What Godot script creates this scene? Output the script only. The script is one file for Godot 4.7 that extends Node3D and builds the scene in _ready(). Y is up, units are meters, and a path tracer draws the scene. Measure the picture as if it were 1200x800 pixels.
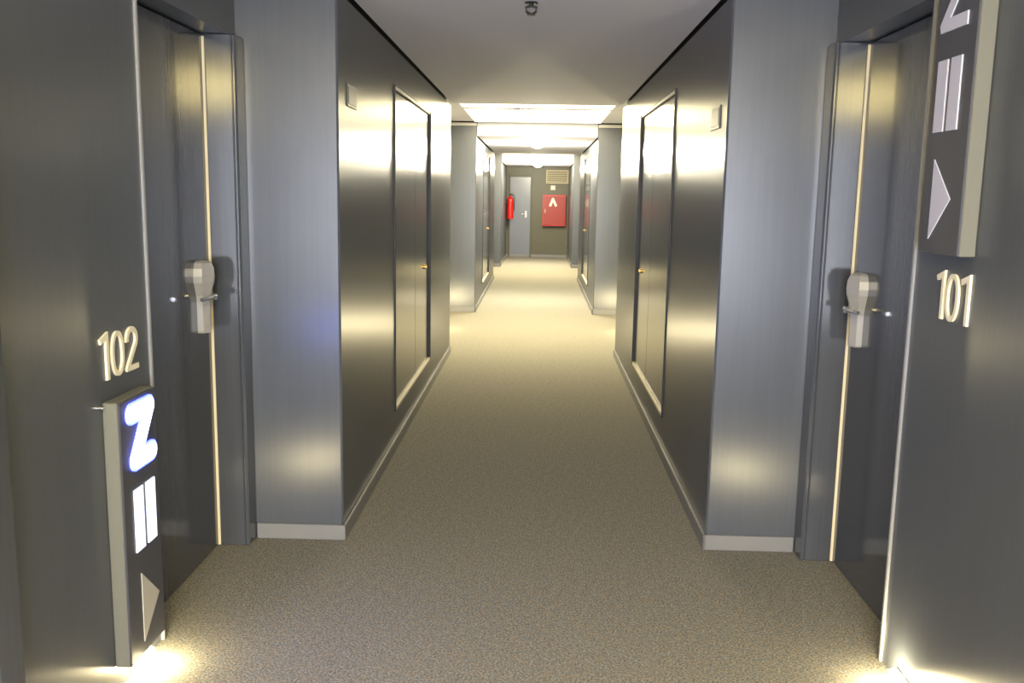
extends Node3D
# Hotel corridor. Helper coordinates: x to the right, y up, d = depth along the corridor (metres in front of the camera), so a point is Vector3(x, y, -d).

const HALF := [0.7865, 0.76, 0.75]          # half widths of the corridor between the three pairs of piers
const PIER := [[3.82, 8.655], [11.77, 16.6], [19.43, 22.63]]
const SOFFIT := [2.3175, 2.2243, 2.1673]
const BAY_CEILING := 2.40
const SIDE := 1.2                            # half width of the door bays
const BACK := -3.6

var M := {}
var taken := {}
var trims := 0
var rng := RandomNumberGenerator.new()

# ------------------------------------------------------------------ helpers
func P(x: float, y: float, d: float) -> Vector3:
	return Vector3(x, y, -d)

func numbered(called: String) -> String:
	if not taken.has(called):
		taken[called] = 0
		return called
	taken[called] += 1
	return "%s_%03d" % [called, taken[called]]

func st() -> SurfaceTool:
	var s := SurfaceTool.new()
	s.begin(Mesh.PRIMITIVE_TRIANGLES)
	return s

func tri(s: SurfaceTool, pts: Array, uvs: Array, nrm: Array) -> void:
	var n: Vector3 = nrm[0] + nrm[1] + nrm[2]
	var c: Vector3 = (pts[1] - pts[0]).cross(pts[2] - pts[0])
	var order := [0, 1, 2] if c.dot(n) < 0.0 else [0, 2, 1]
	for i in order:
		s.set_normal(nrm[i])
		s.set_uv(uvs[i])
		s.add_vertex(pts[i])

func quad(s: SurfaceTool, a: Vector3, b: Vector3, c: Vector3, e: Vector3, n: Vector3, ua := Vector2.ZERO, ub := Vector2.ZERO, uc := Vector2.ZERO, ue := Vector2.ZERO) -> void:
	tri(s, [a, b, c], [ua, ub, uc], [n, n, n])
	tri(s, [a, c, e], [ua, uc, ue], [n, n, n])

func face_uv(p: Vector3, n: Vector3) -> Vector2:
	if absf(n.y) > 0.8:
		return Vector2(p.x, p.z)
	if absf(n.x) > absf(n.z):
		return Vector2(p.z, p.y)
	return Vector2(p.x, p.y)

func poly_face(s: SurfaceTool, pts: Array, n: Vector3) -> void:
	for i in range(1, pts.size() - 1):
		var t := [pts[0], pts[i], pts[i + 1]]
		tri(s, t, [face_uv(t[0], n), face_uv(t[1], n), face_uv(t[2], n)], [n, n, n])

# a box with chamfered edges, given by its ranges in x, y and depth
func box(s: SurfaceTool, x0: float, x1: float, y0: float, y1: float, d0: float, d1: float, ch := 0.0) -> void:
	var lo := Vector3(minf(x0, x1), minf(y0, y1), -maxf(d0, d1))
	var hi := Vector3(maxf(x0, x1), maxf(y0, y1), -minf(d0, d1))
	var size := hi - lo
	ch = minf(ch, minf(size.x, minf(size.y, size.z)) * 0.45)
	var mid := (lo + hi) * 0.5
	var h := size * 0.5
	for ax in 3:
		for sg in [-1.0, 1.0]:
			var n := Vector3.ZERO
			n[ax] = sg
			var b := (ax + 1) % 3
			var c := (ax + 2) % 3
			var f := []
			for q in [[-1, -1], [1, -1], [1, 1], [-1, 1]]:
				var p := Vector3.ZERO
				p[ax] = sg * h[ax]
				p[b] = q[0] * (h[b] - ch)
				p[c] = q[1] * (h[c] - ch)
				f.append(mid + p)
			poly_face(s, f, n)
	if ch <= 0.0:
		return
	for ax in 3:
		var b := (ax + 1) % 3
		var c := (ax + 2) % 3
		for sb in [-1.0, 1.0]:
			for sc in [-1.0, 1.0]:
				var n := Vector3.ZERO
				n[b] = sb
				n[c] = sc
				n = n.normalized()
				var f := []
				for q in [[-1, 0], [1, 0], [1, 1], [-1, 1]]:
					var p := Vector3.ZERO
					p[ax] = q[0] * (h[ax] - ch)
					p[b] = sb * (h[b] - (ch if q[1] == 1 else 0.0))
					p[c] = sc * (h[c] - (0.0 if q[1] == 1 else ch))
					f.append(mid + p)
				poly_face(s, f, n)
	for sx in [-1.0, 1.0]:
		for sy in [-1.0, 1.0]:
			for sz in [-1.0, 1.0]:
				var k := Vector3(sx, sy, sz)
				var f := []
				for ax in 3:
					var p := k * (h - Vector3.ONE * ch)
					p[ax] = k[ax] * h[ax]
					f.append(mid + p)
				poly_face(s, f, k.normalized())

# extrude a plan outline (x, depth) between two heights; u runs along the outline
func plan(s: SurfaceTool, outline: Array, y0: float, y1: float) -> void:
	var n := outline.size()
	var area := 0.0
	for i in n:
		var a: Vector2 = outline[i]
		var b: Vector2 = outline[(i + 1) % n]
		area += a.x * b.y - b.x * a.y
	var sg := 1.0 if area > 0.0 else -1.0
	var run := 0.0
	for i in n:
		var a: Vector2 = outline[i]
		var b: Vector2 = outline[(i + 1) % n]
		var t := b - a
		var nn := Vector2(t.y, -t.x).normalized() * sg
		var n3 := Vector3(nn.x, 0, -nn.y)
		quad(s, P(a.x, y0, a.y), P(b.x, y0, b.y), P(b.x, y1, b.y), P(a.x, y1, a.y), n3, Vector2(run, y0), Vector2(run + t.length(), y0), Vector2(run + t.length(), y1), Vector2(run, y1))
		run += t.length()
	var flat := PackedVector2Array(outline)
	var idx := Geometry2D.triangulate_polygon(flat)
	for k in range(0, idx.size(), 3):
		for e in [[y0, Vector3.DOWN], [y1, Vector3.UP]]:
			var v := []
			var uv := []
			for j in 3:
				v.append(P(flat[idx[k + j]].x, e[0], flat[idx[k + j]].y))
				uv.append(flat[idx[k + j]])
			tri(s, v, uv, [e[1], e[1], e[1]])

# extrude a 2-D outline standing on a plane: origin o, axes r (right) and u (up), thickness t towards n
func plate(s: SurfaceTool, outline: PackedVector2Array, o: Vector3, r: Vector3, u: Vector3, t: float, caps := true, sides := true) -> void:
	var nrm := r.cross(u).normalized()
	var cnt := outline.size()
	var sg := -1.0 if Geometry2D.is_polygon_clockwise(outline) else 1.0
	if sides:
		for i in cnt:
			var a := outline[i]
			var b := outline[(i + 1) % cnt]
			var e := b - a
			if e.length() < 1e-6:
				continue
			var n2 := Vector2(e.y, -e.x).normalized() * sg
			var n3 := r * n2.x + u * n2.y
			var a3 := o + r * a.x + u * a.y
			var b3 := o + r * b.x + u * b.y
			quad(s, a3, b3, b3 + nrm * t, a3 + nrm * t, n3)
	if caps:
		var idx := Geometry2D.triangulate_polygon(outline)
		for k in range(0, idx.size(), 3):
			for e in [0, 1]:
				var v := []
				for j in 3:
					var q := outline[idx[k + j]]
					v.append(o + r * q.x + u * q.y + nrm * (t * e))
				var nn := nrm if e == 1 else -nrm
				tri(s, v, [outline[idx[k]], outline[idx[k + 1]], outline[idx[k + 2]]], [nn, nn, nn])

# a ring between two outlines with the same number of points
func ring(s: SurfaceTool, outer: PackedVector2Array, inner: PackedVector2Array, o: Vector3, r: Vector3, u: Vector3, t: float) -> void:
	var nrm := r.cross(u).normalized()
	var cnt := outer.size()
	for i in cnt:
		var j := (i + 1) % cnt
		var p := []
		for q in [outer[i], outer[j], inner[j], inner[i]]:
			p.append(o + r * q.x + u * q.y)
		quad(s, p[0] + nrm * t, p[1] + nrm * t, p[2] + nrm * t, p[3] + nrm * t, nrm)
		var e := outer[j] - outer[i]
		var n2 := Vector2(e.y, -e.x).normalized()
		var n3 := r * n2.x + u * n2.y
		quad(s, p[0], p[1], p[1] + nrm * t, p[0] + nrm * t, n3)
		quad(s, p[3], p[2], p[2] + nrm * t, p[3] + nrm * t, -n3)

func stroke(path: PackedVector2Array, half: float, join := Geometry2D.JOIN_ROUND, end := Geometry2D.END_BUTT) -> PackedVector2Array:
	# worked out in millimetres so that round joins get fine arcs
	var big := PackedVector2Array()
	for q in path:
		big.append(q * 1000.0)
	var out := PackedVector2Array()
	for q in Geometry2D.offset_polyline(big, half * 1000.0, join, end)[0]:
		out.append(q / 1000.0)
	return out

func grown(outline: PackedVector2Array, by: float) -> PackedVector2Array:
	var big := PackedVector2Array()
	for q in outline:
		big.append(q * 1000.0)
	var out := PackedVector2Array()
	for q in Geometry2D.offset_polygon(big, by * 1000.0, Geometry2D.JOIN_ROUND)[0]:
		out.append(q / 1000.0)
	return out

# a turned shape about the y axis at o; profile of Vector2(radius, height)
func lathe(s: SurfaceTool, profile: Array, o: Vector3, seg := 24) -> void:
	for i in profile.size() - 1:
		var a: Vector2 = profile[i]
		var b: Vector2 = profile[i + 1]
		var t := b - a
		var n2 := Vector2(t.y, -t.x).normalized()
		for k in seg:
			var w0 := TAU * k / seg
			var w1 := TAU * (k + 1) / seg
			var c0 := Vector3(cos(w0), 0, sin(w0))
			var c1 := Vector3(cos(w1), 0, sin(w1))
			var up := Vector3.UP
			var n0 := (c0 * n2.x + up * n2.y).normalized()
			var n1 := (c1 * n2.x + up * n2.y).normalized()
			var v := [o + c0 * a.x + up * a.y, o + c1 * a.x + up * a.y, o + c1 * b.x + up * b.y, o + c0 * b.x + up * b.y]
			if a.x > 1e-6:
				tri(s, [v[0], v[1], v[2]], [Vector2.ZERO, Vector2.ZERO, Vector2.ZERO], [n0, n1, n1])
			if b.x > 1e-6:
				tri(s, [v[0], v[2], v[3]], [Vector2.ZERO, Vector2.ZERO, Vector2.ZERO], [n0, n1, n0])

# a round bar through points
func tube(s: SurfaceTool, pts: Array, rad: float, seg := 12) -> void:
	var rings := []
	for i in pts.size():
		var dir: Vector3
		if i == 0:
			dir = pts[1] - pts[0]
		elif i == pts.size() - 1:
			dir = pts[i] - pts[i - 1]
		else:
			dir = (pts[i + 1] - pts[i]).normalized() + (pts[i] - pts[i - 1]).normalized()
		dir = dir.normalized()
		var side := dir.cross(Vector3.UP if absf(dir.y) < 0.9 else Vector3.RIGHT).normalized()
		var up := side.cross(dir).normalized()
		var rr := []
		for k in seg:
			var w := TAU * k / seg
			rr.append([pts[i] + (side * cos(w) + up * sin(w)) * rad, side * cos(w) + up * sin(w)])
		rings.append(rr)
		if i == 0 or i == pts.size() - 1:
			var n := -dir if i == 0 else dir
			for k in range(1, seg - 1):
				tri(s, [rr[0][0], rr[k][0], rr[k + 1][0]], [Vector2.ZERO, Vector2.ZERO, Vector2.ZERO], [n, n, n])
	for i in pts.size() - 1:
		for k in seg:
			var a = rings[i][k]
			var b = rings[i][(k + 1) % seg]
			var c = rings[i + 1][(k + 1) % seg]
			var e = rings[i + 1][k]
			tri(s, [a[0], b[0], c[0]], [Vector2.ZERO, Vector2.ZERO, Vector2.ZERO], [a[1], b[1], c[1]])
			tri(s, [a[0], c[0], e[0]], [Vector2.ZERO, Vector2.ZERO, Vector2.ZERO], [a[1], c[1], e[1]])

func part(called: String, s: SurfaceTool, m: Material, parent: Node3D, label := "") -> MeshInstance3D:
	var o := MeshInstance3D.new()
	o.name = called
	o.mesh = s.commit()
	o.material_override = null
	o.mesh.surface_set_material(0, m)
	parent.add_child(o, true)
	if label:
		o.set_meta("label", label)
	return o

func tag(o: Node3D, label: String, category: String, group := "", kind := "") -> void:
	o.set_meta("label", label)
	o.set_meta("category", category)
	if group:
		o.set_meta("group", group)
	if kind:
		o.set_meta("kind", kind)

func thing(called: String, label: String, category: String, group := "", kind := "") -> Node3D:
	var o := Node3D.new()
	o.name = numbered(called)
	add_child(o)
	tag(o, label, category, group, kind)
	return o

func struct(called: String, s: SurfaceTool, m: Material, label: String, category: String) -> MeshInstance3D:
	var o := part(numbered(called), s, m, self)
	tag(o, label, category, "", "structure")
	return o

func next_trim() -> String:
	trims += 1
	return "trim_%d" % trims

func omni(parent: Node3D, at: Vector3, col: Color, energy: float, size: float) -> void:
	var l := OmniLight3D.new()
	l.name = "glow_light"
	l.light_color = col
	l.light_energy = energy
	l.light_size = size
	l.omni_range = 30.0
	l.omni_attenuation = 2.0
	l.shadow_enabled = true
	l.position = at
	parent.add_child(l, true)

func area(parent: Node3D, at: Vector3, towards: Vector3, size: Vector2, col: Color, energy: float) -> void:
	var l := AreaLight3D.new()
	l.name = "glow_light"
	l.area_size = size
	l.area_normalize_energy = false
	l.light_color = col
	l.light_energy = energy
	l.area_range = 30.0
	l.shadow_enabled = true
	parent.add_child(l, true)
	l.look_at_from_position(at, at + towards, Vector3.UP if absf(towards.y) < 0.9 else Vector3.FORWARD)

# ------------------------------------------------------------------ materials
func mat(called: String, c: Color, rough: float, metal := 0.0, spec := 0.5) -> StandardMaterial3D:
	var m := StandardMaterial3D.new()
	m.resource_name = called
	m.albedo_color = c
	m.roughness = rough
	m.metallic = metal
	m.metallic_specular = spec
	M[called] = m
	return m

func glow(called: String, c: Color, energy: float) -> StandardMaterial3D:
	var m := mat(called, Color(0.8, 0.8, 0.8), 0.4)
	m.emission_enabled = true
	m.emission = c
	m.emission_energy_multiplier = energy
	return m

func carpet_image() -> Image:
	var n := 1024
	var fine := FastNoiseLite.new()
	fine.seed = 3
	fine.noise_type = FastNoiseLite.TYPE_SIMPLEX_SMOOTH
	fine.frequency = 0.075
	fine.fractal_octaves = 1
	var a := fine.get_seamless_image(n, n, false, false, 0.1, true)
	var coarse := FastNoiseLite.new()
	coarse.seed = 8
	coarse.frequency = 0.018
	coarse.fractal_octaves = 3
	var b := coarse.get_seamless_image(n, n, false, false, 0.1, true)
	var img := Image.create_empty(n, n, true, Image.FORMAT_RGB8)
	for y in n:
		for x in n:
			var f := a.get_pixel(x, y).r - 0.5
			var g := b.get_pixel(x, y).r - 0.5
			var r := rng.randf() - 0.5
			var v := 1.0 + f * 0.42 + g * 0.1 + r * 0.2
			var fleck := 0.05 * (b.get_pixel((x + 300) % n, y).r - 0.5) + f * 0.05
			img.set_pixel(x, y, Color(clampf(0.59 * v + fleck, 0, 1), clampf(0.575 * v, 0, 1), clampf(0.53 * v - fleck, 0, 1)))
	img.generate_mipmaps()
	return img

func brushed_image() -> Image:
	# fine upright grain of the wall laminate: every column its own tone
	var n := 512
	var img := Image.create_empty(n, n, true, Image.FORMAT_RGB8)
	var noise := FastNoiseLite.new()
	noise.seed = 21
	noise.frequency = 0.03
	var b := noise.get_seamless_image(n, n, false, false, 0.1, true)
	var col := []
	for x in n:
		col.append(rng.randf() - 0.5)
	for y in n:
		for x in n:
			var v: float = 0.93 + 0.035 * col[x] + 0.025 * (rng.randf() - 0.5) + 0.05 * (b.get_pixel(x, y / 8).r - 0.5)
			img.set_pixel(x, y, Color(v, v, v))
	img.generate_mipmaps()
	return img

func materials() -> void:
	rng.seed = 77
	var brushed := ImageTexture.create_from_image(brushed_image())
	var carpet := ImageTexture.create_from_image(carpet_image())
	var w := mat("wall_laminate", Color(0.325, 0.342, 0.372), 0.30, 0.0, 0.6)
	w.albedo_texture = brushed
	w.uv1_scale = Vector3(2.2, 0.6, 1)
	w.anisotropy_enabled = true
	w.anisotropy = 0.55
	var g := mat("door_lacquer", Color(0.31, 0.323, 0.348), 0.13, 0.0, 0.62)
	g.albedo_texture = brushed
	g.uv1_scale = Vector3(2.2, 0.6, 1)
	mat("far_wall_warm_grey", Color(0.32, 0.315, 0.255), 0.5)  # grey wall; the olive cast of the warm light is in the colour
	mat("far_door_paint", Color(0.40, 0.42, 0.46), 0.3)
	mat("ceiling_paint", Color(0.85, 0.85, 0.89), 0.75)
	mat("gap_black", Color(0.05, 0.05, 0.055), 0.7)
	mat("skirting_grey", Color(0.47, 0.47, 0.468), 0.38)
	mat("trim_aluminium", Color(0.58, 0.58, 0.585), 0.35, 0.25)
	mat("strip_cream", Color(0.93, 0.88, 0.74), 0.45)
	mat("lock_steel", Color(0.72, 0.71, 0.69), 0.36, 0.3)
	mat("chrome", Color(0.85, 0.85, 0.86), 0.12, 0.95)
	mat("number_cream", Color(0.95, 0.92, 0.82), 0.45)
	mat("sign_side", Color(0.44, 0.437, 0.395), 0.45)
	mat("sign_face", Color(0.27, 0.275, 0.30), 0.4)
	mat("sign_letter", Color(0.80, 0.80, 0.86), 0.45)
	mat("sign_arrow", Color(0.72, 0.71, 0.68), 0.45)
	mat("plate_grey", Color(0.45, 0.45, 0.43), 0.4)
	mat("fixture_dark", Color(0.12, 0.12, 0.125), 0.5)
	mat("fixture_white", Color(0.85, 0.84, 0.80), 0.5)
	mat("red_paint", Color(0.74, 0.10, 0.07), 0.35)
	mat("red_deep", Color(0.56, 0.13, 0.10), 0.45)
	mat("hose_black", Color(0.06, 0.06, 0.06), 0.6)
	mat("vent_beige", Color(0.74, 0.70, 0.58), 0.5)
	mat("vent_inner", Color(0.40, 0.37, 0.28), 0.6)
	mat("brass", Color(0.80, 0.66, 0.36), 0.3, 0.9)
	glow("panel_glow", Color(1.0, 0.935, 0.745), 8.5)
	glow("dome_glow", Color(1.0, 0.935, 0.745), 20.0)
	glow("drum_glow", Color(1.0, 0.91, 0.62), 80.0)
	glow("step_glow", Color(1.0, 0.90, 0.62), 14.0)
	glow("letter_glow", Color(0.80, 0.88, 1.0), 3.2)
	glow("letter_halo_glow", Color(0.16, 0.26, 1.0), 6.0)  # blue of the halo, put into a glowing border
	glow("bar_glow", Color(0.82, 0.88, 1.0), 1.25)
	glow("cool_fill_glow", Color(0.80, 0.87, 1.0), 8.0)  # glow of the unseen cool fill added behind the camera
	var c := mat("carpet", Color(0.9, 0.9, 0.9), 0.95, 0.0, 0.2)
	c.albedo_texture = carpet
	c.uv1_triplanar = true
	c.uv1_world_triplanar = true
	c.uv1_scale = Vector3(1.25, 1.25, 1.25)
	c.heightmap_enabled = true
	c.heightmap_texture = carpet
	c.heightmap_scale = 0.1

# ------------------------------------------------------------------ setting
func pier(i: int, sg: float, where: String) -> void:
	var half: float = HALF[i]
	var d0: float = PIER[i][0]
	var d1: float = PIER[i][1]
	var top: float = SOFFIT[i]
	var x0 := sg * half
	var x1 := sg * (SIDE + 0.25)
	var back := sg * (half + 0.075)
	var c0 := d0 + 1.44
	var c1 := d0 + 3.21
	var b := 0.008
	var s := st()
	var plain := [Vector2(x0 + sg * b, d0), Vector2(x1, d0), Vector2(x1, d1), Vector2(x0 + sg * b, d1), Vector2(x0, d1 - b), Vector2(x0, d0 + b)]
	var notched := [Vector2(x0 + sg * b, d0), Vector2(x1, d0), Vector2(x1, d1), Vector2(x0 + sg * b, d1), Vector2(x0, d1 - b), Vector2(x0, c1), Vector2(back, c1), Vector2(back, c0), Vector2(x0, c0), Vector2(x0, d0 + b)]
	if i < 2:
		plan(s, plain, 0.0, 0.225)
		plan(s, notched, 0.225, 2.1)
		plan(s, plain, 2.1, top - 0.022)
	else:
		plan(s, plain, 0.0, top - 0.022)
	var side := "left" if sg < 0 else "right"
	struct("wall_" + side, s, M.wall_laminate, "dark grey satin wall pier on the %s, %s" % [side, where], "wall")
	# shadow gap between the pier and the ceiling
	s = st()
	box(s, x0 + sg * 0.03, x1, top - 0.022, BAY_CEILING, d0 + 0.03, d1 - (0.03 if i < 2 else 0.0))
	struct(next_trim(), s, M.gap_black, "black shadow gap under the ceiling above the %s pier, %s" % [side, where], "trim")
	# skirting on the corridor side and on the face towards the camera
	s = st()
	var t := 0.012
	var hgt := 0.068
	box(s, x0 - sg * t, x0 + sg * 0.001, 0.0, hgt, d0 - t, d1 + t, 0.003)
	box(s, x0 - sg * t, sg * (1.163 if i == 0 else SIDE), 0.0, hgt, d0 - t, d0 + 0.001, 0.003)
	struct("baseboard_" + side, s, M.skirting_grey, "pale grey skirting board round the foot of the %s pier, %s" % [side, where], "baseboard")
	if i < 2:
		cupboard(sg, x0, back, c0, c1, "%s-hand pier, %s" % [side, where])

func cupboard(sg: float, x0: float, back: float, c0: float, c1: float, where: String) -> void:
	var o := thing("service_cupboard", "flush two-leaf grey service cupboard set in the " + where, "cupboard", "service cupboards in the piers")
	var y0 := 0.225
	var y1 := 2.1
	var face := x0 + sg * 0.008
	var gap := 0.012
	var mid := (c0 + c1) * 0.5 + 0.1
	for leaf in [[c0 + 0.032, mid - 0.002], [mid + 0.002, c1 - 0.032]]:
		var s := st()
		box(s, face, back - sg * 0.002, y0 + 0.03, y1 - 0.03, leaf[0], leaf[1], 0.003)
		part("door", s, M.door_lacquer, o)
	for e in [[c0 + 0.010, c0 + 0.026], [c1 - 0.026, c1 - 0.010]]:
		var s := st()
		box(s, x0 - sg * 0.009, back - sg * 0.002, y0 + 0.002, y1 - 0.002, e[0], e[1], 0.002)
		part("frame_post", s, M.fixture_dark, o, "dark upright edge of the cupboard frame")
	var h := st()
	box(h, x0 - sg * 0.004, back - sg * 0.002, y1 - 0.024, y1 - 0.002, c0 + 0.026, c1 - 0.026, 0.004)
	part("frame_head", h, M.trim_aluminium, o)
	var l := st()
	box(l, x0 - sg * 0.006, back - sg * 0.002, y0 + 0.002, y0 + 0.026, c0 + 0.026, c1 - 0.026, 0.004)
	part("sill", l, M.strip_cream, o, "pale cream sill along the foot of the cupboard")
	var k := st()
	var kd := c1 - 0.30
	tube(k, [P(face + sg * 0.002, 0.97, kd), P(face - sg * 0.014, 0.97, kd)], 0.016, 16)
	box(k, face - sg * 0.022, face - sg * 0.013, 0.958, 0.982, kd - 0.004, kd + 0.004, 0.002)
	part("lock", k, M.brass, o, "small round brass lock")

func setting() -> void:
	var s := st()
	box(s, -1.6, 1.6, -0.12, 0.0, BACK - 0.3, 23.0)
	struct("floor", s, M.carpet, "speckled grey brown carpet along the whole corridor", "floor")
	# ceilings
	for i in 3:
		s = st()
		box(s, -HALF[i] + 0.006, HALF[i] - 0.006, SOFFIT[i], BAY_CEILING + 0.15, PIER[i][0], PIER[i][1] if i < 2 else 22.63, 0.003)
		struct("ceiling", s, M.ceiling_paint, ["white dropped ceiling over the nearest narrow passage", "white dropped ceiling over the second narrow passage", "white dropped ceiling over the passage before the end wall"][i], "ceiling")
	var bays := [[BACK - 0.3, PIER[0][0]], [PIER[0][1], PIER[1][0]], [PIER[1][1], PIER[2][0]]]
	for i in 3:
		s = st()
		box(s, -1.6, 1.6, BAY_CEILING, BAY_CEILING + 0.15, bays[i][0], bays[i][1])
		struct("ceiling", s, M.ceiling_paint, ["white ceiling of the bay with doors 101 and 102", "white ceiling of the brightly lit second bay", "white ceiling of the third bay"][i], "ceiling")
	# roof over the piers
	for i in 3:
		for sg in [-1.0, 1.0]:
			s = st()
			box(s, sg * (HALF[i] - 0.006), sg * 1.6, BAY_CEILING, BAY_CEILING + 0.15, PIER[i][0], PIER[i][1])
			struct("ceiling", s, M.gap_black, "hidden black slab above the %s pier of the %s pair" % ["left" if sg < 0 else "right", ["nearest", "second", "last"][i]], "ceiling")
	# bay side walls
	for sg in [-1.0, 1.0]:
		var side := "left" if sg < 0 else "right"
		var x0: float = sg * SIDE
		var x1: float = sg * (SIDE + 0.25)
		s = st()
		box(s, x0, x1, 0.0, BAY_CEILING, 2.02 if sg < 0 else BACK, 2.876, 0.004)
		if sg < 0:
			box(s, x0, x1, 0.0, BAY_CEILING, BACK, 1.16, 0.004)
			box(s, x0, x1, 2.105, BAY_CEILING, 1.16, 2.02)
		box(s, x0, x1, 2.105, BAY_CEILING, 2.876, 3.82)
		struct("wall_" + side, s, M.wall_laminate, "dark grey %s wall beside door %s" % [side, "102" if sg < 0 else "101"], "wall")
		for i in [1, 2]:
			s = st()
			box(s, x0, x1, 0.0, BAY_CEILING, bays[i][0], bays[i][1])
			struct("wall_" + side, s, M.wall_laminate, "dark grey %s wall of the %s bay, mostly hidden behind the pier" % [side, ["", "second", "third"][i]], "wall")
	# light cornice on the second and third pier faces
	for i in [1, 2]:
		for sg in [-1.0, 1.0]:
			var side := "left" if sg < 0 else "right"
			var nth: String = ["", "second", "third"][i]
			s = st()
			box(s, sg * HALF[i], sg * SIDE, 2.345, 2.383, PIER[i][0] - 0.02, PIER[i][0] + 0.03, 0.004)
			struct(next_trim(), s, M.fixture_white, "narrow white cornice on top of the %s pier of the %s pair" % [side, nth], "trim")
			s = st()
			box(s, sg * HALF[i], sg * SIDE, SOFFIT[i] - 0.022, 2.345, PIER[i][0], PIER[i][0] + 0.03)
			struct("wall_" + side, s, M.wall_laminate, "dark grey wall head above the %s pier of the %s pair" % [side, nth], "wall")
	# end wall
	s = st()
	box(s, -1.6, 1.6, 0.0, BAY_CEILING, 22.63, 22.83)
	struct("wall_far", s, M.far_wall_warm_grey, "grey wall, tinted olive for warm light, closing the far end of the corridor", "wall")
	s = st()
	box(s, -0.75, 0.75, 0.0, 0.07, 22.615, 22.632, 0.003)
	struct("baseboard_far", s, M.skirting_grey, "grey skirting board along the far end wall", "baseboard")
	# wall behind the camera, open for an unseen cool light added as fill
	s = st()
	for r in [[-1.45, -1.12, 0.0, 2.4], [1.12, 1.45, 0.0, 2.4], [-1.12, 1.12, 0.0, 0.06], [-1.12, 1.12, 2.36, 2.4]]:
		box(s, r[0], r[1], r[2], r[3], BACK - 0.2, BACK)
	struct("wall_near", s, M.wall_laminate, "dark grey wall behind the viewer with an opening for the added light", "wall")
	var cool_fill := thing("window_1", "unseen cool fill light shaped as a window, added at the near end of the corridor", "window", "", "structure")  # added source, out of view, to send cool light down the corridor
	s = st()
	box(s, -1.12, 1.12, 0.06, 2.36, BACK - 0.12, BACK - 0.1)
	part("fill_sheet", s, M.cool_fill_glow, cool_fill, "glowing sheet of the added cool light")
	for r in [[-1.12, -1.07, 0.06, 2.36], [1.07, 1.12, 0.06, 2.36], [-0.02, 0.02, 0.11, 2.31], [-1.07, 1.07, 0.06, 0.11], [-1.07, 1.07, 2.31, 2.36]]:
		s = st()
		box(s, r[0], r[1], r[2], r[3], BACK - 0.1, BACK - 0.05, 0.005)
		part("frame_bar", s, M.fixture_white, cool_fill)
	area(cool_fill, P(0, 1.22, BACK - 0.04), Vector3(0, 0, -1), Vector2(2.1, 2.2), Color(0.97, 0.97, 1.0), COOL_FILL)
	for i in 3:
		pier(i, -1.0, ["beside door 102", "in the middle distance", "by the end wall"][i])
		pier(i, 1.0, ["beside door 101", "in the middle distance", "by the end wall"][i])

# ------------------------------------------------------------------ room doors
func room_door(number: int, sg: float, d0: float, d1: float, label: String, with_frame := true) -> void:
	var o := thing("door_%d" % number, label, "door", "", "structure")
	var xd := sg * 1.30
	var s := st()
	box(s, xd, xd + sg * 0.05, 0.006, 2.1, d0 + 0.005, d1 - 0.005, 0.002)
	part("leaf", s, M.door_lacquer, o)
	# lining: the lacquered return facing the camera, with its stepped nose
	s = st()
	box(s, sg * 1.185, sg * 1.36, 0.0, 2.105, d1, d1 + 0.1, 0.004)
	part("frame_lining", s, M.door_lacquer, o)
	s = st()
	box(s, sg * 1.166, sg * 1.186, 0.0, 2.105, d1 - 0.006, d1 + 0.1, 0.007)
	part("frame_nose", s, M.door_lacquer, o)
	s = st()
	box(s, sg * 1.290, sg * 1.302, 0.004, 2.095, d1 - 0.008, d1 - 0.001, 0.002)
	part("edge_strip", s, M.strip_cream, o, "thin bright cream strip up the edge of the door")
	s = st()
	box(s, sg * 1.192, sg * 1.22, 0.0, 2.39, d0 - 0.008, d0 + 0.007, 0.003)
	part("corner_profile", s, M.trim_aluminium, o, "pale aluminium profile on the wall corner")
	# lock: a ridged shield that narrows below the lever
	s = st()
	var zc := d1 - 0.125
	var prof := [[1.224, 0.030, 0.8], [1.216, 0.044, 1.1], [1.195, 0.054, 1.3], [1.165, 0.058, 1.35], [1.14, 0.056, 1.3], [1.11, 0.044, 1.1], [1.085, 0.034, 0.95], [1.06, 0.031, 0.9], [0.945, 0.030, 0.9], [0.938, 0.028, 0.85]]
	var rows := []
	for q in prof:
		var wd: float = q[1]
		var row := []
		for e in [[-1.0, 0.0], [-1.0, 0.026], [-0.12, 0.046], [0.12, 0.046], [1.0, 0.026], [1.0, 0.0]]:
			row.append(P(xd - sg * e[1] * q[2], q[0], zc + e[0] * wd))
		rows.append(row)
	for i in rows.size() - 1:
		for k in 5:
			var a: Vector3 = rows[i][k]
			var b: Vector3 = rows[i][k + 1]
			var c: Vector3 = rows[i + 1][k + 1]
			var e: Vector3 = rows[i + 1][k]
			var n := (b - a).cross(e - a).normalized()
			var away := (a + c) * 0.5 - P(xd, prof[i][0], zc)
			if n.dot(away) < 0:
				n = -n
			quad(s, a, b, c, e, n)
	for e in [[rows[0], Vector3.UP], [rows[-1], Vector3.DOWN]]:
		poly_face(s, e[0], e[1])
	var lock := part("lock", s, M.lock_steel, o, "satin steel shield-shaped card lock")
	s = st()
	tube(s, [P(xd - sg * 0.03, 1.082, zc), P(xd - sg * 0.066, 1.082, zc)], 0.013, 16)
	tube(s, [P(xd - sg * 0.060, 1.084, zc + 0.016), P(xd - sg * 0.062, 1.084, zc - 0.06), P(xd - sg * 0.056, 1.083, zc - 0.125)], 0.008, 14)
	part("lever", s, M.chrome, lock, "chrome lever handle")

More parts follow.
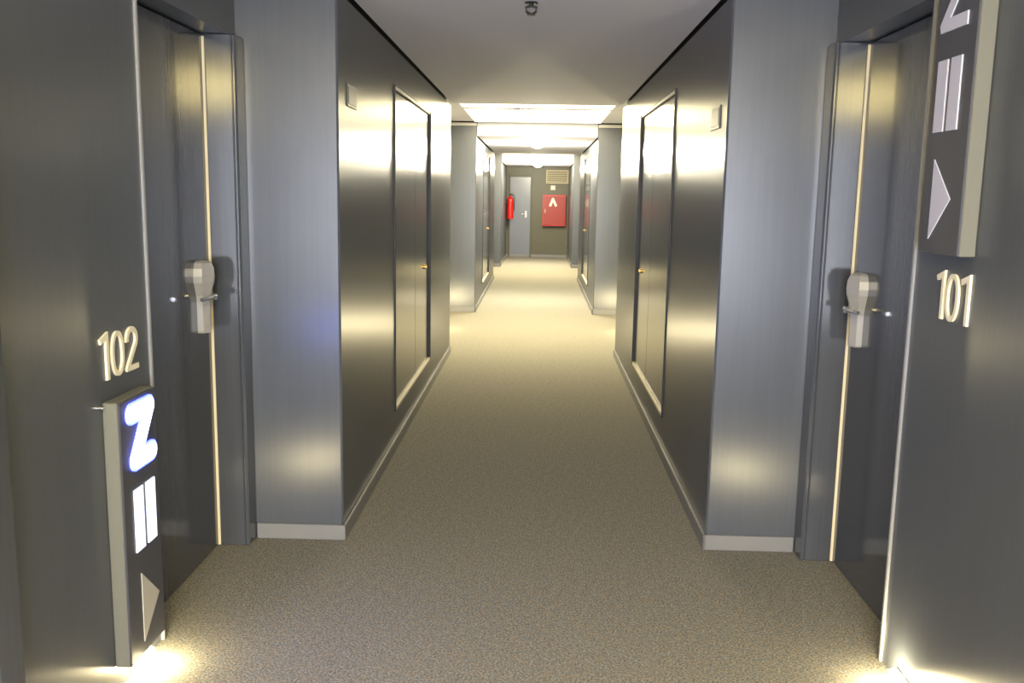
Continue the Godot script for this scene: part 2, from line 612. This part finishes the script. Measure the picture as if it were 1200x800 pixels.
# ------------------------------------------------------------------ numbers and signs
func digit(ch: String, o3: Vector3, r: Vector3, u: Vector3, w: float, h: float, parent: Node3D) -> void:
	var s := st()
	var t := 0.007
	var k := 0.0078
	if ch == "1":
		plate(s, stroke(PackedVector2Array([Vector2(0.0, h * 0.86), Vector2(w * 0.62, h - k * 0.6), Vector2(w * 0.62, 0)]), k, Geometry2D.JOIN_MITER), o3, r, u, t)
	elif ch == "0":
		var a := PackedVector2Array()
		var b := PackedVector2Array()
		for i in 40:
			var q := TAU * i / 40.0
			var e := Vector2(signf(cos(q)) * pow(absf(cos(q)), 0.9), signf(sin(q)) * pow(absf(sin(q)), 0.9))
			a.append(Vector2(w * 0.5, h * 0.5) + e * Vector2(w * 0.5, h * 0.5))
			b.append(Vector2(w * 0.5, h * 0.5) + e * Vector2(w * 0.5 - k * 1.9, h * 0.5 - k * 1.7))
		ring(s, a, b, o3, r, u, t)
	else:
		var p := PackedVector2Array()
		for i in 13:
			var q := deg_to_rad(190.0 - 220.0 * i / 12.0)
			p.append(Vector2(w * 0.5 + cos(q) * (w * 0.5 - k), h * 0.71 + sin(q) * (h * 0.29 - k)))
		p.append(Vector2(w * 0.06, k))
		p.append(Vector2(w, k))
		plate(s, stroke(p, k, Geometry2D.JOIN_MITER), o3, r, u, t)
	part("digit_" + {"1": "one", "0": "zero", "2": "two"}[ch], s, M.number_cream, parent)

func room_number(text: String, at: Vector3, sg: float, label: String) -> void:
	# at: lower left corner as read; on the left wall reading runs away from the camera, on the right wall towards it
	var r := Vector3(0, 0, -1) if sg < 0 else Vector3(0, 0, 1)
	var o := thing("room_number", label, "number", "raised room numbers")
	var step := [0.0, 0.068, 0.163] if text == "102" else [0.0, 0.062, 0.155]
	for i in 3:
		var wd := 0.066 if text[i] == "1" else 0.080
		digit(text[i], at + r * step[i] - Vector3(sg * 0.0, 0, 0), r, Vector3.UP, wd, 0.134, o)

func sign_box(sg: float, d0: float, d1: float, y0: float, lit: bool, shift: float, label: String) -> void:
	var o := thing("light_sign", label, "sign", "corridor direction signs")
	var y1 := y0 + 0.81
	var s := st()
	box(s, sg * SIDE, sg * 1.156, y0, y1, d0, d1, 0.003)
	part("housing", s, M.sign_side, o, "pale grey metal housing")
	s = st()
	box(s, sg * 1.157, sg * 1.150, y0 + 0.002, y1 - 0.002, d0 + 0.002, d1 - 0.002, 0.001)
	part("face", s, M.sign_face, o, "dark grey face")
	var r := Vector3(0, 0, -1) if sg < 0 else Vector3(0, 0, 1)
	var org := P(sg * 1.150, y0, d0 if sg < 0 else d1)
	var at := org + r * shift
	# the letter; when lit, its bloom is put into fatter, rounder strokes
	var hw := 0.025 if lit else 0.0175
	var zb := 0.594 if lit else 0.605
	var zt := 0.788 if lit else 0.775
	var path := PackedVector2Array([Vector2(0.05 if lit else 0.045, zt - hw), Vector2(0.20 - hw, zt - hw), Vector2(0.04 + hw, zb + hw), Vector2(0.182 if lit else 0.205, zb + hw)])
	var zed := stroke(path, hw, Geometry2D.JOIN_ROUND if lit else Geometry2D.JOIN_MITER, Geometry2D.END_ROUND if lit else Geometry2D.END_BUTT)
	s = st()
	plate(s, zed, at + Vector3(-sg * (0.008 if lit else 0.0), 0, 0), r, Vector3.UP, 0.0015 if lit else 0.004)
	var z := part("letter_z", s, M.letter_glow if lit else M.sign_letter, o, "glowing white letter Z" if lit else "unlit pale letter Z")
	if lit:
		s = st()
		plate(s, grown(zed, 0.008), at, r, Vector3.UP, 0.006)  # halo round the lit letter, built as an added glowing border
		part("letter_halo", s, M.letter_halo_glow, z, "blue glowing border standing in for the halo")
		area(o, P(-1.13, y0 + 0.69, (d0 + d1) * 0.5), Vector3(1, 0, 0), Vector2(0.16, 0.17), Color(0.34, 0.46, 1.0), 24.0)
	for b in [[0.047, 0.108], [0.130, 0.193]]:
		s = st()
		plate(s, PackedVector2Array([Vector2(b[0], 0.336), Vector2(b[1], 0.336), Vector2(b[1], 0.53), Vector2(b[0], 0.53)]), at, r, Vector3.UP, 0.004)
		part("numeral_bar", s, M.bar_glow if lit else M.sign_letter, o, "glowing upright bar" if lit else "unlit pale upright bar")
	s = st()
	plate(s, PackedVector2Array([Vector2(0.072, 0.040), Vector2(0.192, 0.152), Vector2(0.072, 0.262)]), at, r, Vector3.UP, 0.003)
	part("arrow", s, M.sign_arrow if lit else M.sign_letter, o, "pale triangular arrow")
	s = st()
	tube(s, [P(sg * 1.2, y1 - 0.012, d0 - 0.012), P(sg * 1.187, y1 - 0.012, d0 - 0.012)], 0.008, 12)
	part("fixing_screw", s, M.chrome, o)

# ------------------------------------------------------------------ lamps
func light_panel(d0: float, d1: float, label: String, hw := 0.77) -> void:
	var o := thing("ceiling_light_panel", label, "light panel", "luminous ceiling panels")
	var y := BAY_CEILING
	var s := st()
	box(s, -hw, hw, y - 0.012, y - 0.002, d0 + 0.015, d1 - 0.015)
	part("diffuser", s, M.panel_glow, o, "white glowing diffuser")
	for r in [[-hw - 0.015, -hw, d0, d1], [hw, hw + 0.015, d0, d1], [-hw, hw, d0, d0 + 0.015], [-hw, hw, d1 - 0.015, d1]]:
		s = st()
		box(s, r[0], r[1], y - 0.018, y, r[2], r[3], 0.003)
		part("frame_bar", s, M.fixture_white, o)
	area(o, P(0, y - 0.02, (d0 + d1) * 0.5), Vector3.DOWN, Vector2(2 * hw, d1 - d0 - 0.03), Color(1.0, 0.935, 0.745), PANEL)

func dome_lamp(d: float, y: float, energy: float, label: String) -> void:
	var o := thing("ceiling_lamp", label, "lamp", "round ceiling lamps")
	var s := st()
	lathe(s, [Vector2(0, -0.02), Vector2(0.105, -0.02), Vector2(0.11, -0.012), Vector2(0.11, 0.0), Vector2(0, 0)], P(0, y, d), 32)
	part("rim", s, M.fixture_white, o)
	s = st()
	var prof := []
	for k in 9:
		var a := PI / 2 * k / 8.0
		prof.append(Vector2(0.095 * sin(a), -0.02 - 0.05 * cos(a)))
	lathe(s, prof, P(0, y, d), 32)
	part("glass_dome", s, M.dome_glow, o, "glowing opal glass dome")
	omni(o, P(0, y - 0.045, d), Color(1.0, 0.96, 0.84), energy, 0.1)

func drum_lamp(d: float, label: String) -> void:
	var o := thing("drum_lamp", label, "lamp")
	var s := st()
	lathe(s, [Vector2(0, 2.385), Vector2(0.30, 2.385), Vector2(0.31, 2.39), Vector2(0.31, 2.40), Vector2(0, 2.40)], P(0, 0, d), 40)
	part("ceiling_plate", s, M.fixture_white, o)
	s = st()
	lathe(s, [Vector2(0, 2.19), Vector2(0.33, 2.19), Vector2(0.35, 2.20), Vector2(0.35, 2.375), Vector2(0.33, 2.385), Vector2(0, 2.385)], P(0, 0, d), 40)
	part("shade", s, M.drum_glow, o, "glowing warm fabric shade")
	area(o, P(0, 2.18, d), Vector3.DOWN, Vector2(0.5, 0.5), Color(1.0, 0.92, 0.68), 1.0)

func step_light(sg: float, d: float, label: String, power := STEP) -> void:
	var o := thing("step_light", label, "lamp", "low wall lights near the floor")
	var x := sg * SIDE
	var s := st()
	box(s, x, x - sg * 0.006, 0.004, 0.05, d - 0.055, d + 0.055, 0.002)
	part("back_plate", s, M.trim_aluminium, o)
	s = st()
	plan(s, [Vector2(x - sg * 0.006, d - 0.065), Vector2(x - sg * 0.03, d - 0.05), Vector2(x - sg * 0.042, d), Vector2(x - sg * 0.03, d + 0.05), Vector2(x - sg * 0.006, d + 0.065)], 0.006, 0.042)
	part("lens", s, M.step_glow, o, "bright warm lens")
	omni(o, P(x - sg * 0.032, 0.022, d), Color(1.0, 0.93, 0.74), power, 0.035)

# ------------------------------------------------------------------ small things
func sprinkler(x: float, y: float, d: float, label: String) -> void:
	var o := thing("sprinkler", label, "sprinkler", "ceiling sprinklers")
	var s := st()
	lathe(s, [Vector2(0, -0.006), Vector2(0.022, -0.006), Vector2(0.03, 0.0), Vector2(0, 0)], P(x, y, d), 20)
	part("rosette", s, M.fixture_dark, o)
	s = st()
	tube(s, [P(x, y - 0.004, d), P(x, y - 0.02, d)], 0.009, 12)
	for q in [-1.0, 1.0]:
		tube(s, [P(x, y - 0.014, d), P(x + q * 0.024, y - 0.02, d), P(x + q * 0.02, y - 0.038, d), P(x, y - 0.05, d)], 0.0055, 8)
	part("frame", s, M.fixture_dark, o)
	s = st()
	lathe(s, [Vector2(0, -0.053), Vector2(0.018, -0.053), Vector2(0.018, -0.049), Vector2(0, -0.049)], P(x, y, d), 16)
	part("deflector", s, M.fixture_dark, o)

func wall_plate(x: float, sg: float, y: float, d: float, label: String) -> void:
	var o := thing("wall_plate", label, "wall plate", "small plates on the piers")
	var s := st()
	box(s, x, x - sg * 0.005, y - 0.048, y + 0.048, d - 0.10, d + 0.10, 0.002)
	part("plate", s, M.plate_grey, o)
	s = st()
	box(s, x - sg * 0.004, x - sg * 0.0065, y - 0.036, y + 0.036, d - 0.085, d + 0.085, 0.002)
	part("insert", s, M.sign_face, o, "dark insert")

func far_end() -> void:
	var w := 22.63
	var o := thing("door_3", "grey steel door in the far end wall", "door", "", "structure")
	var s := st()
	box(s, -0.66, -0.17, 0.006, 1.93, w - 0.012, w + 0.02, 0.003)
	part("leaf", s, M.far_door_paint, o)
	for r in [[-0.70, -0.66, 0.0, 1.97], [-0.17, -0.13, 0.0, 1.97], [-0.66, -0.17, 1.93, 1.97]]:
		s = st()
		box(s, r[0], r[1], r[2], r[3], w - 0.03, w + 0.02, 0.004)
		part("frame_bar", s, M.far_wall_warm_grey, o)
	s = st()
	box(s, -0.30, -0.25, 0.96, 1.12, w - 0.024, w - 0.011, 0.003)
	var lk := part("lock_plate", s, M.lock_steel, o)
	s = st()
	tube(s, [P(-0.275, 1.05, w - 0.02), P(-0.275, 1.05, w - 0.065)], 0.011, 10)
	tube(s, [P(-0.265, 1.05, w - 0.06), P(-0.39, 1.05, w - 0.058)], 0.009, 10)
	part("lever", s, M.chrome, lk)
	# fire extinguisher on the left pier
	o = thing("fire_extinguisher", "red fire extinguisher hung on the left wall beside the far door", "fire extinguisher")
	var c := P(-0.645, 0.93, 22.2)
	s = st()
	var prof := [Vector2(0, 0.0), Vector2(0.07, 0.0), Vector2(0.08, 0.012), Vector2(0.08, 0.42), Vector2(0.072, 0.47), Vector2(0.05, 0.51), Vector2(0.026, 0.53), Vector2(0.024, 0.555), Vector2(0, 0.555)]
	lathe(s, prof, c, 24)
	part("cylinder", s, M.red_paint, o)
	s = st()
	tube(s, [c + Vector3(0, 0.55, 0), c + Vector3(0, 0.59, 0)], 0.018, 12)
	tube(s, [c + Vector3(-0.02, 0.585, 0), c + Vector3(0.07, 0.60, 0.03)], 0.007, 8)
	tube(s, [c + Vector3(-0.02, 0.57, 0), c + Vector3(0.06, 0.555, 0.03)], 0.006, 8)
	part("valve", s, M.fixture_dark, o)
	s = st()
	tube(s, [c + Vector3(0.01, 0.575, 0), c + Vector3(0.085, 0.56, 0.02), c + Vector3(0.1, 0.45, 0.03), c + Vector3(0.095, 0.2, 0.02)], 0.009, 8)
	part("hose", s, M.hose_black, o)
	s = st()
	box(s, -0.75, -0.705, 1.3, 1.33, 22.15, 22.25, 0.003)
	part("bracket", s, M.fixture_dark, o)
	# hose cabinet
	o = thing("fire_hose_cabinet", "red fire hose cabinet with a white mark on the far wall", "cabinet")
	s = st()
	box(s, 0.13, 0.685, 0.77, 1.515, w - 0.14, w, 0.006)
	part("body", s, M.red_paint, o)
	s = st()
	box(s, 0.155, 0.66, 0.795, 1.49, w - 0.152, w - 0.14, 0.004)
	var dr := part("door", s, M.red_deep, o)
	s = st()
	plate(s, stroke(PackedVector2Array([Vector2(0.03, 0.0), Vector2(0.10, 0.175), Vector2(0.18, 0.0)]), 0.027, Geometry2D.JOIN_ROUND), P(0.275, 1.245, w - 0.152), Vector3(1, 0, 0), Vector3.UP, 0.003)
	part("mark", s, M.number_cream, dr, "white peaked mark")
	s = st()
	box(s, 0.185, 0.20, 1.08, 1.18, w - 0.17, w - 0.152, 0.003)
	part("handle", s, M.lock_steel, dr)
	# vent above it
	o = thing("air_vent", "beige framed air vent above the red cabinet", "vent")
	s = st()
	box(s, 0.215, 0.725, 1.81, 2.09, w - 0.012, w, 0.002)
	part("backing", s, M.vent_inner, o)
	for r in [[0.20, 0.74, 2.085, 2.11], [0.20, 0.74, 1.79, 1.815], [0.20, 0.225, 1.815, 2.085], [0.715, 0.74, 1.815, 2.085]]:
		s = st()
		box(s, r[0], r[1], r[2], r[3], w - 0.035, w, 0.004)
		part("frame_bar", s, M.vent_beige, o)
	for k in 7:
		s = st()
		var y := 1.828 + k * 0.037
		box(s, 0.225, 0.715, y, y + 0.016, w - 0.028, w - 0.011, 0.002)
		part("slat", s, M.vent_beige, o)
	o = thing("notice_plate", "small pale plate between the vent and the red cabinet", "plate")
	s = st()
	box(s, 0.31, 0.43, 1.63, 1.745, w - 0.012, w, 0.003)
	part("plate", s, M.vent_beige, o)
	s = st()
	box(s, 0.325, 0.415, 1.645, 1.73, w - 0.015, w - 0.011, 0.001)
	part("insert", s, M.fixture_white, o)

# ------------------------------------------------------------------
const COOL_FILL := 6.8  # strength of the added cool fill from behind
const PANEL := 3.1
const STEP := 0.42

func _ready() -> void:
	var cam := Camera3D.new()
	cam.name = "camera"
	cam.fov = rad_to_deg(2.0 * atan(400.0 / 1078.94))
	cam.near = 0.05
	cam.far = 100.0
	cam.position = Vector3(0.0369, 1.5, 0)
	cam.rotation = Vector3(-0.1578, 0.0263, 0.0173)
	add_child(cam)
	cam.current = true
	var we := WorldEnvironment.new()
	we.name = "surroundings"
	var env := Environment.new()
	env.background_mode = Environment.BG_COLOR
	env.background_color = Color(0.02, 0.02, 0.02)
	env.tonemap_mode = Environment.TONE_MAPPER_LINEAR
	env.tonemap_exposure = 1.0
	env.sdfgi_enabled = true
	env.ssao_enabled = true
	env.ssil_enabled = true
	we.environment = env
	add_child(we)
	materials()
	setting()
	room_door(1, -1.0, 2.876, 3.72, "dark lacquered hotel room door marked 102, on the left")
	room_door(2, 1.0, 2.876, 3.72, "dark lacquered hotel room door marked 101, on the right")
	room_door(4, -1.0, 1.16, 1.92, "nearest dark room door at the left edge of the picture")
	sign_box(-1.0, 2.535, 2.785, 0.082, true, 0.018, "lit blue white Z II sign with arrow, low on the left wall under 102")
	sign_box(1.0, 2.487, 2.735, 1.357, false, -0.012, "unlit grey Z II sign with arrow, high on the right wall above 101")
	room_number("102", P(-1.2, 0.952, 2.535), -1.0, "raised cream number 102 on the left wall above the lit sign")
	room_number("101", P(1.2, 1.170, 2.695), 1.0, "raised cream number 101 on the right wall under the grey sign")
	light_panel(8.80, 9.78, "front luminous ceiling panel in the second bay")
	light_panel(9.88, 11.6, "rear luminous ceiling panel in the second bay, before the second piers")
	light_panel(16.75, 19.35, "luminous ceiling panel in the third bay, far down the corridor")
	drum_lamp(0.0, "large round drum lamp overhead in the nearest bay")
	dome_lamp(13.3, SOFFIT[1], 13.0, "round ceiling lamp over the second passage")
	dome_lamp(20.2, SOFFIT[2], 9.0, "round ceiling lamp over the last passage, before the end wall")
	step_light(-1.0, 2.69, "low bright light on the left wall under the lit sign")
	step_light(1.0, 2.69, "low bright light on the right wall below 101")
	step_light(-1.0, 10.2, "low bright light at the left wall of the second bay", 1.6)
	step_light(1.0, 10.2, "low bright light at the right wall of the second bay", 1.6)
	sprinkler(-0.014, SOFFIT[0], 4.14, "small dark sprinkler on the ceiling nearest the viewer")
	sprinkler(-0.21, BAY_CEILING, 9.83, "left one of two small dark sprinklers before the bright ceiling panel")
	sprinkler(-0.08, BAY_CEILING, 9.83, "right one of two small dark sprinklers before the bright ceiling panel")
	wall_plate(-HALF[0], -1.0, 1.908, 4.09, "small grey plate high on the left pier")
	wall_plate(HALF[0], 1.0, 1.838, 4.06, "small grey plate high on the right pier")
	far_end()
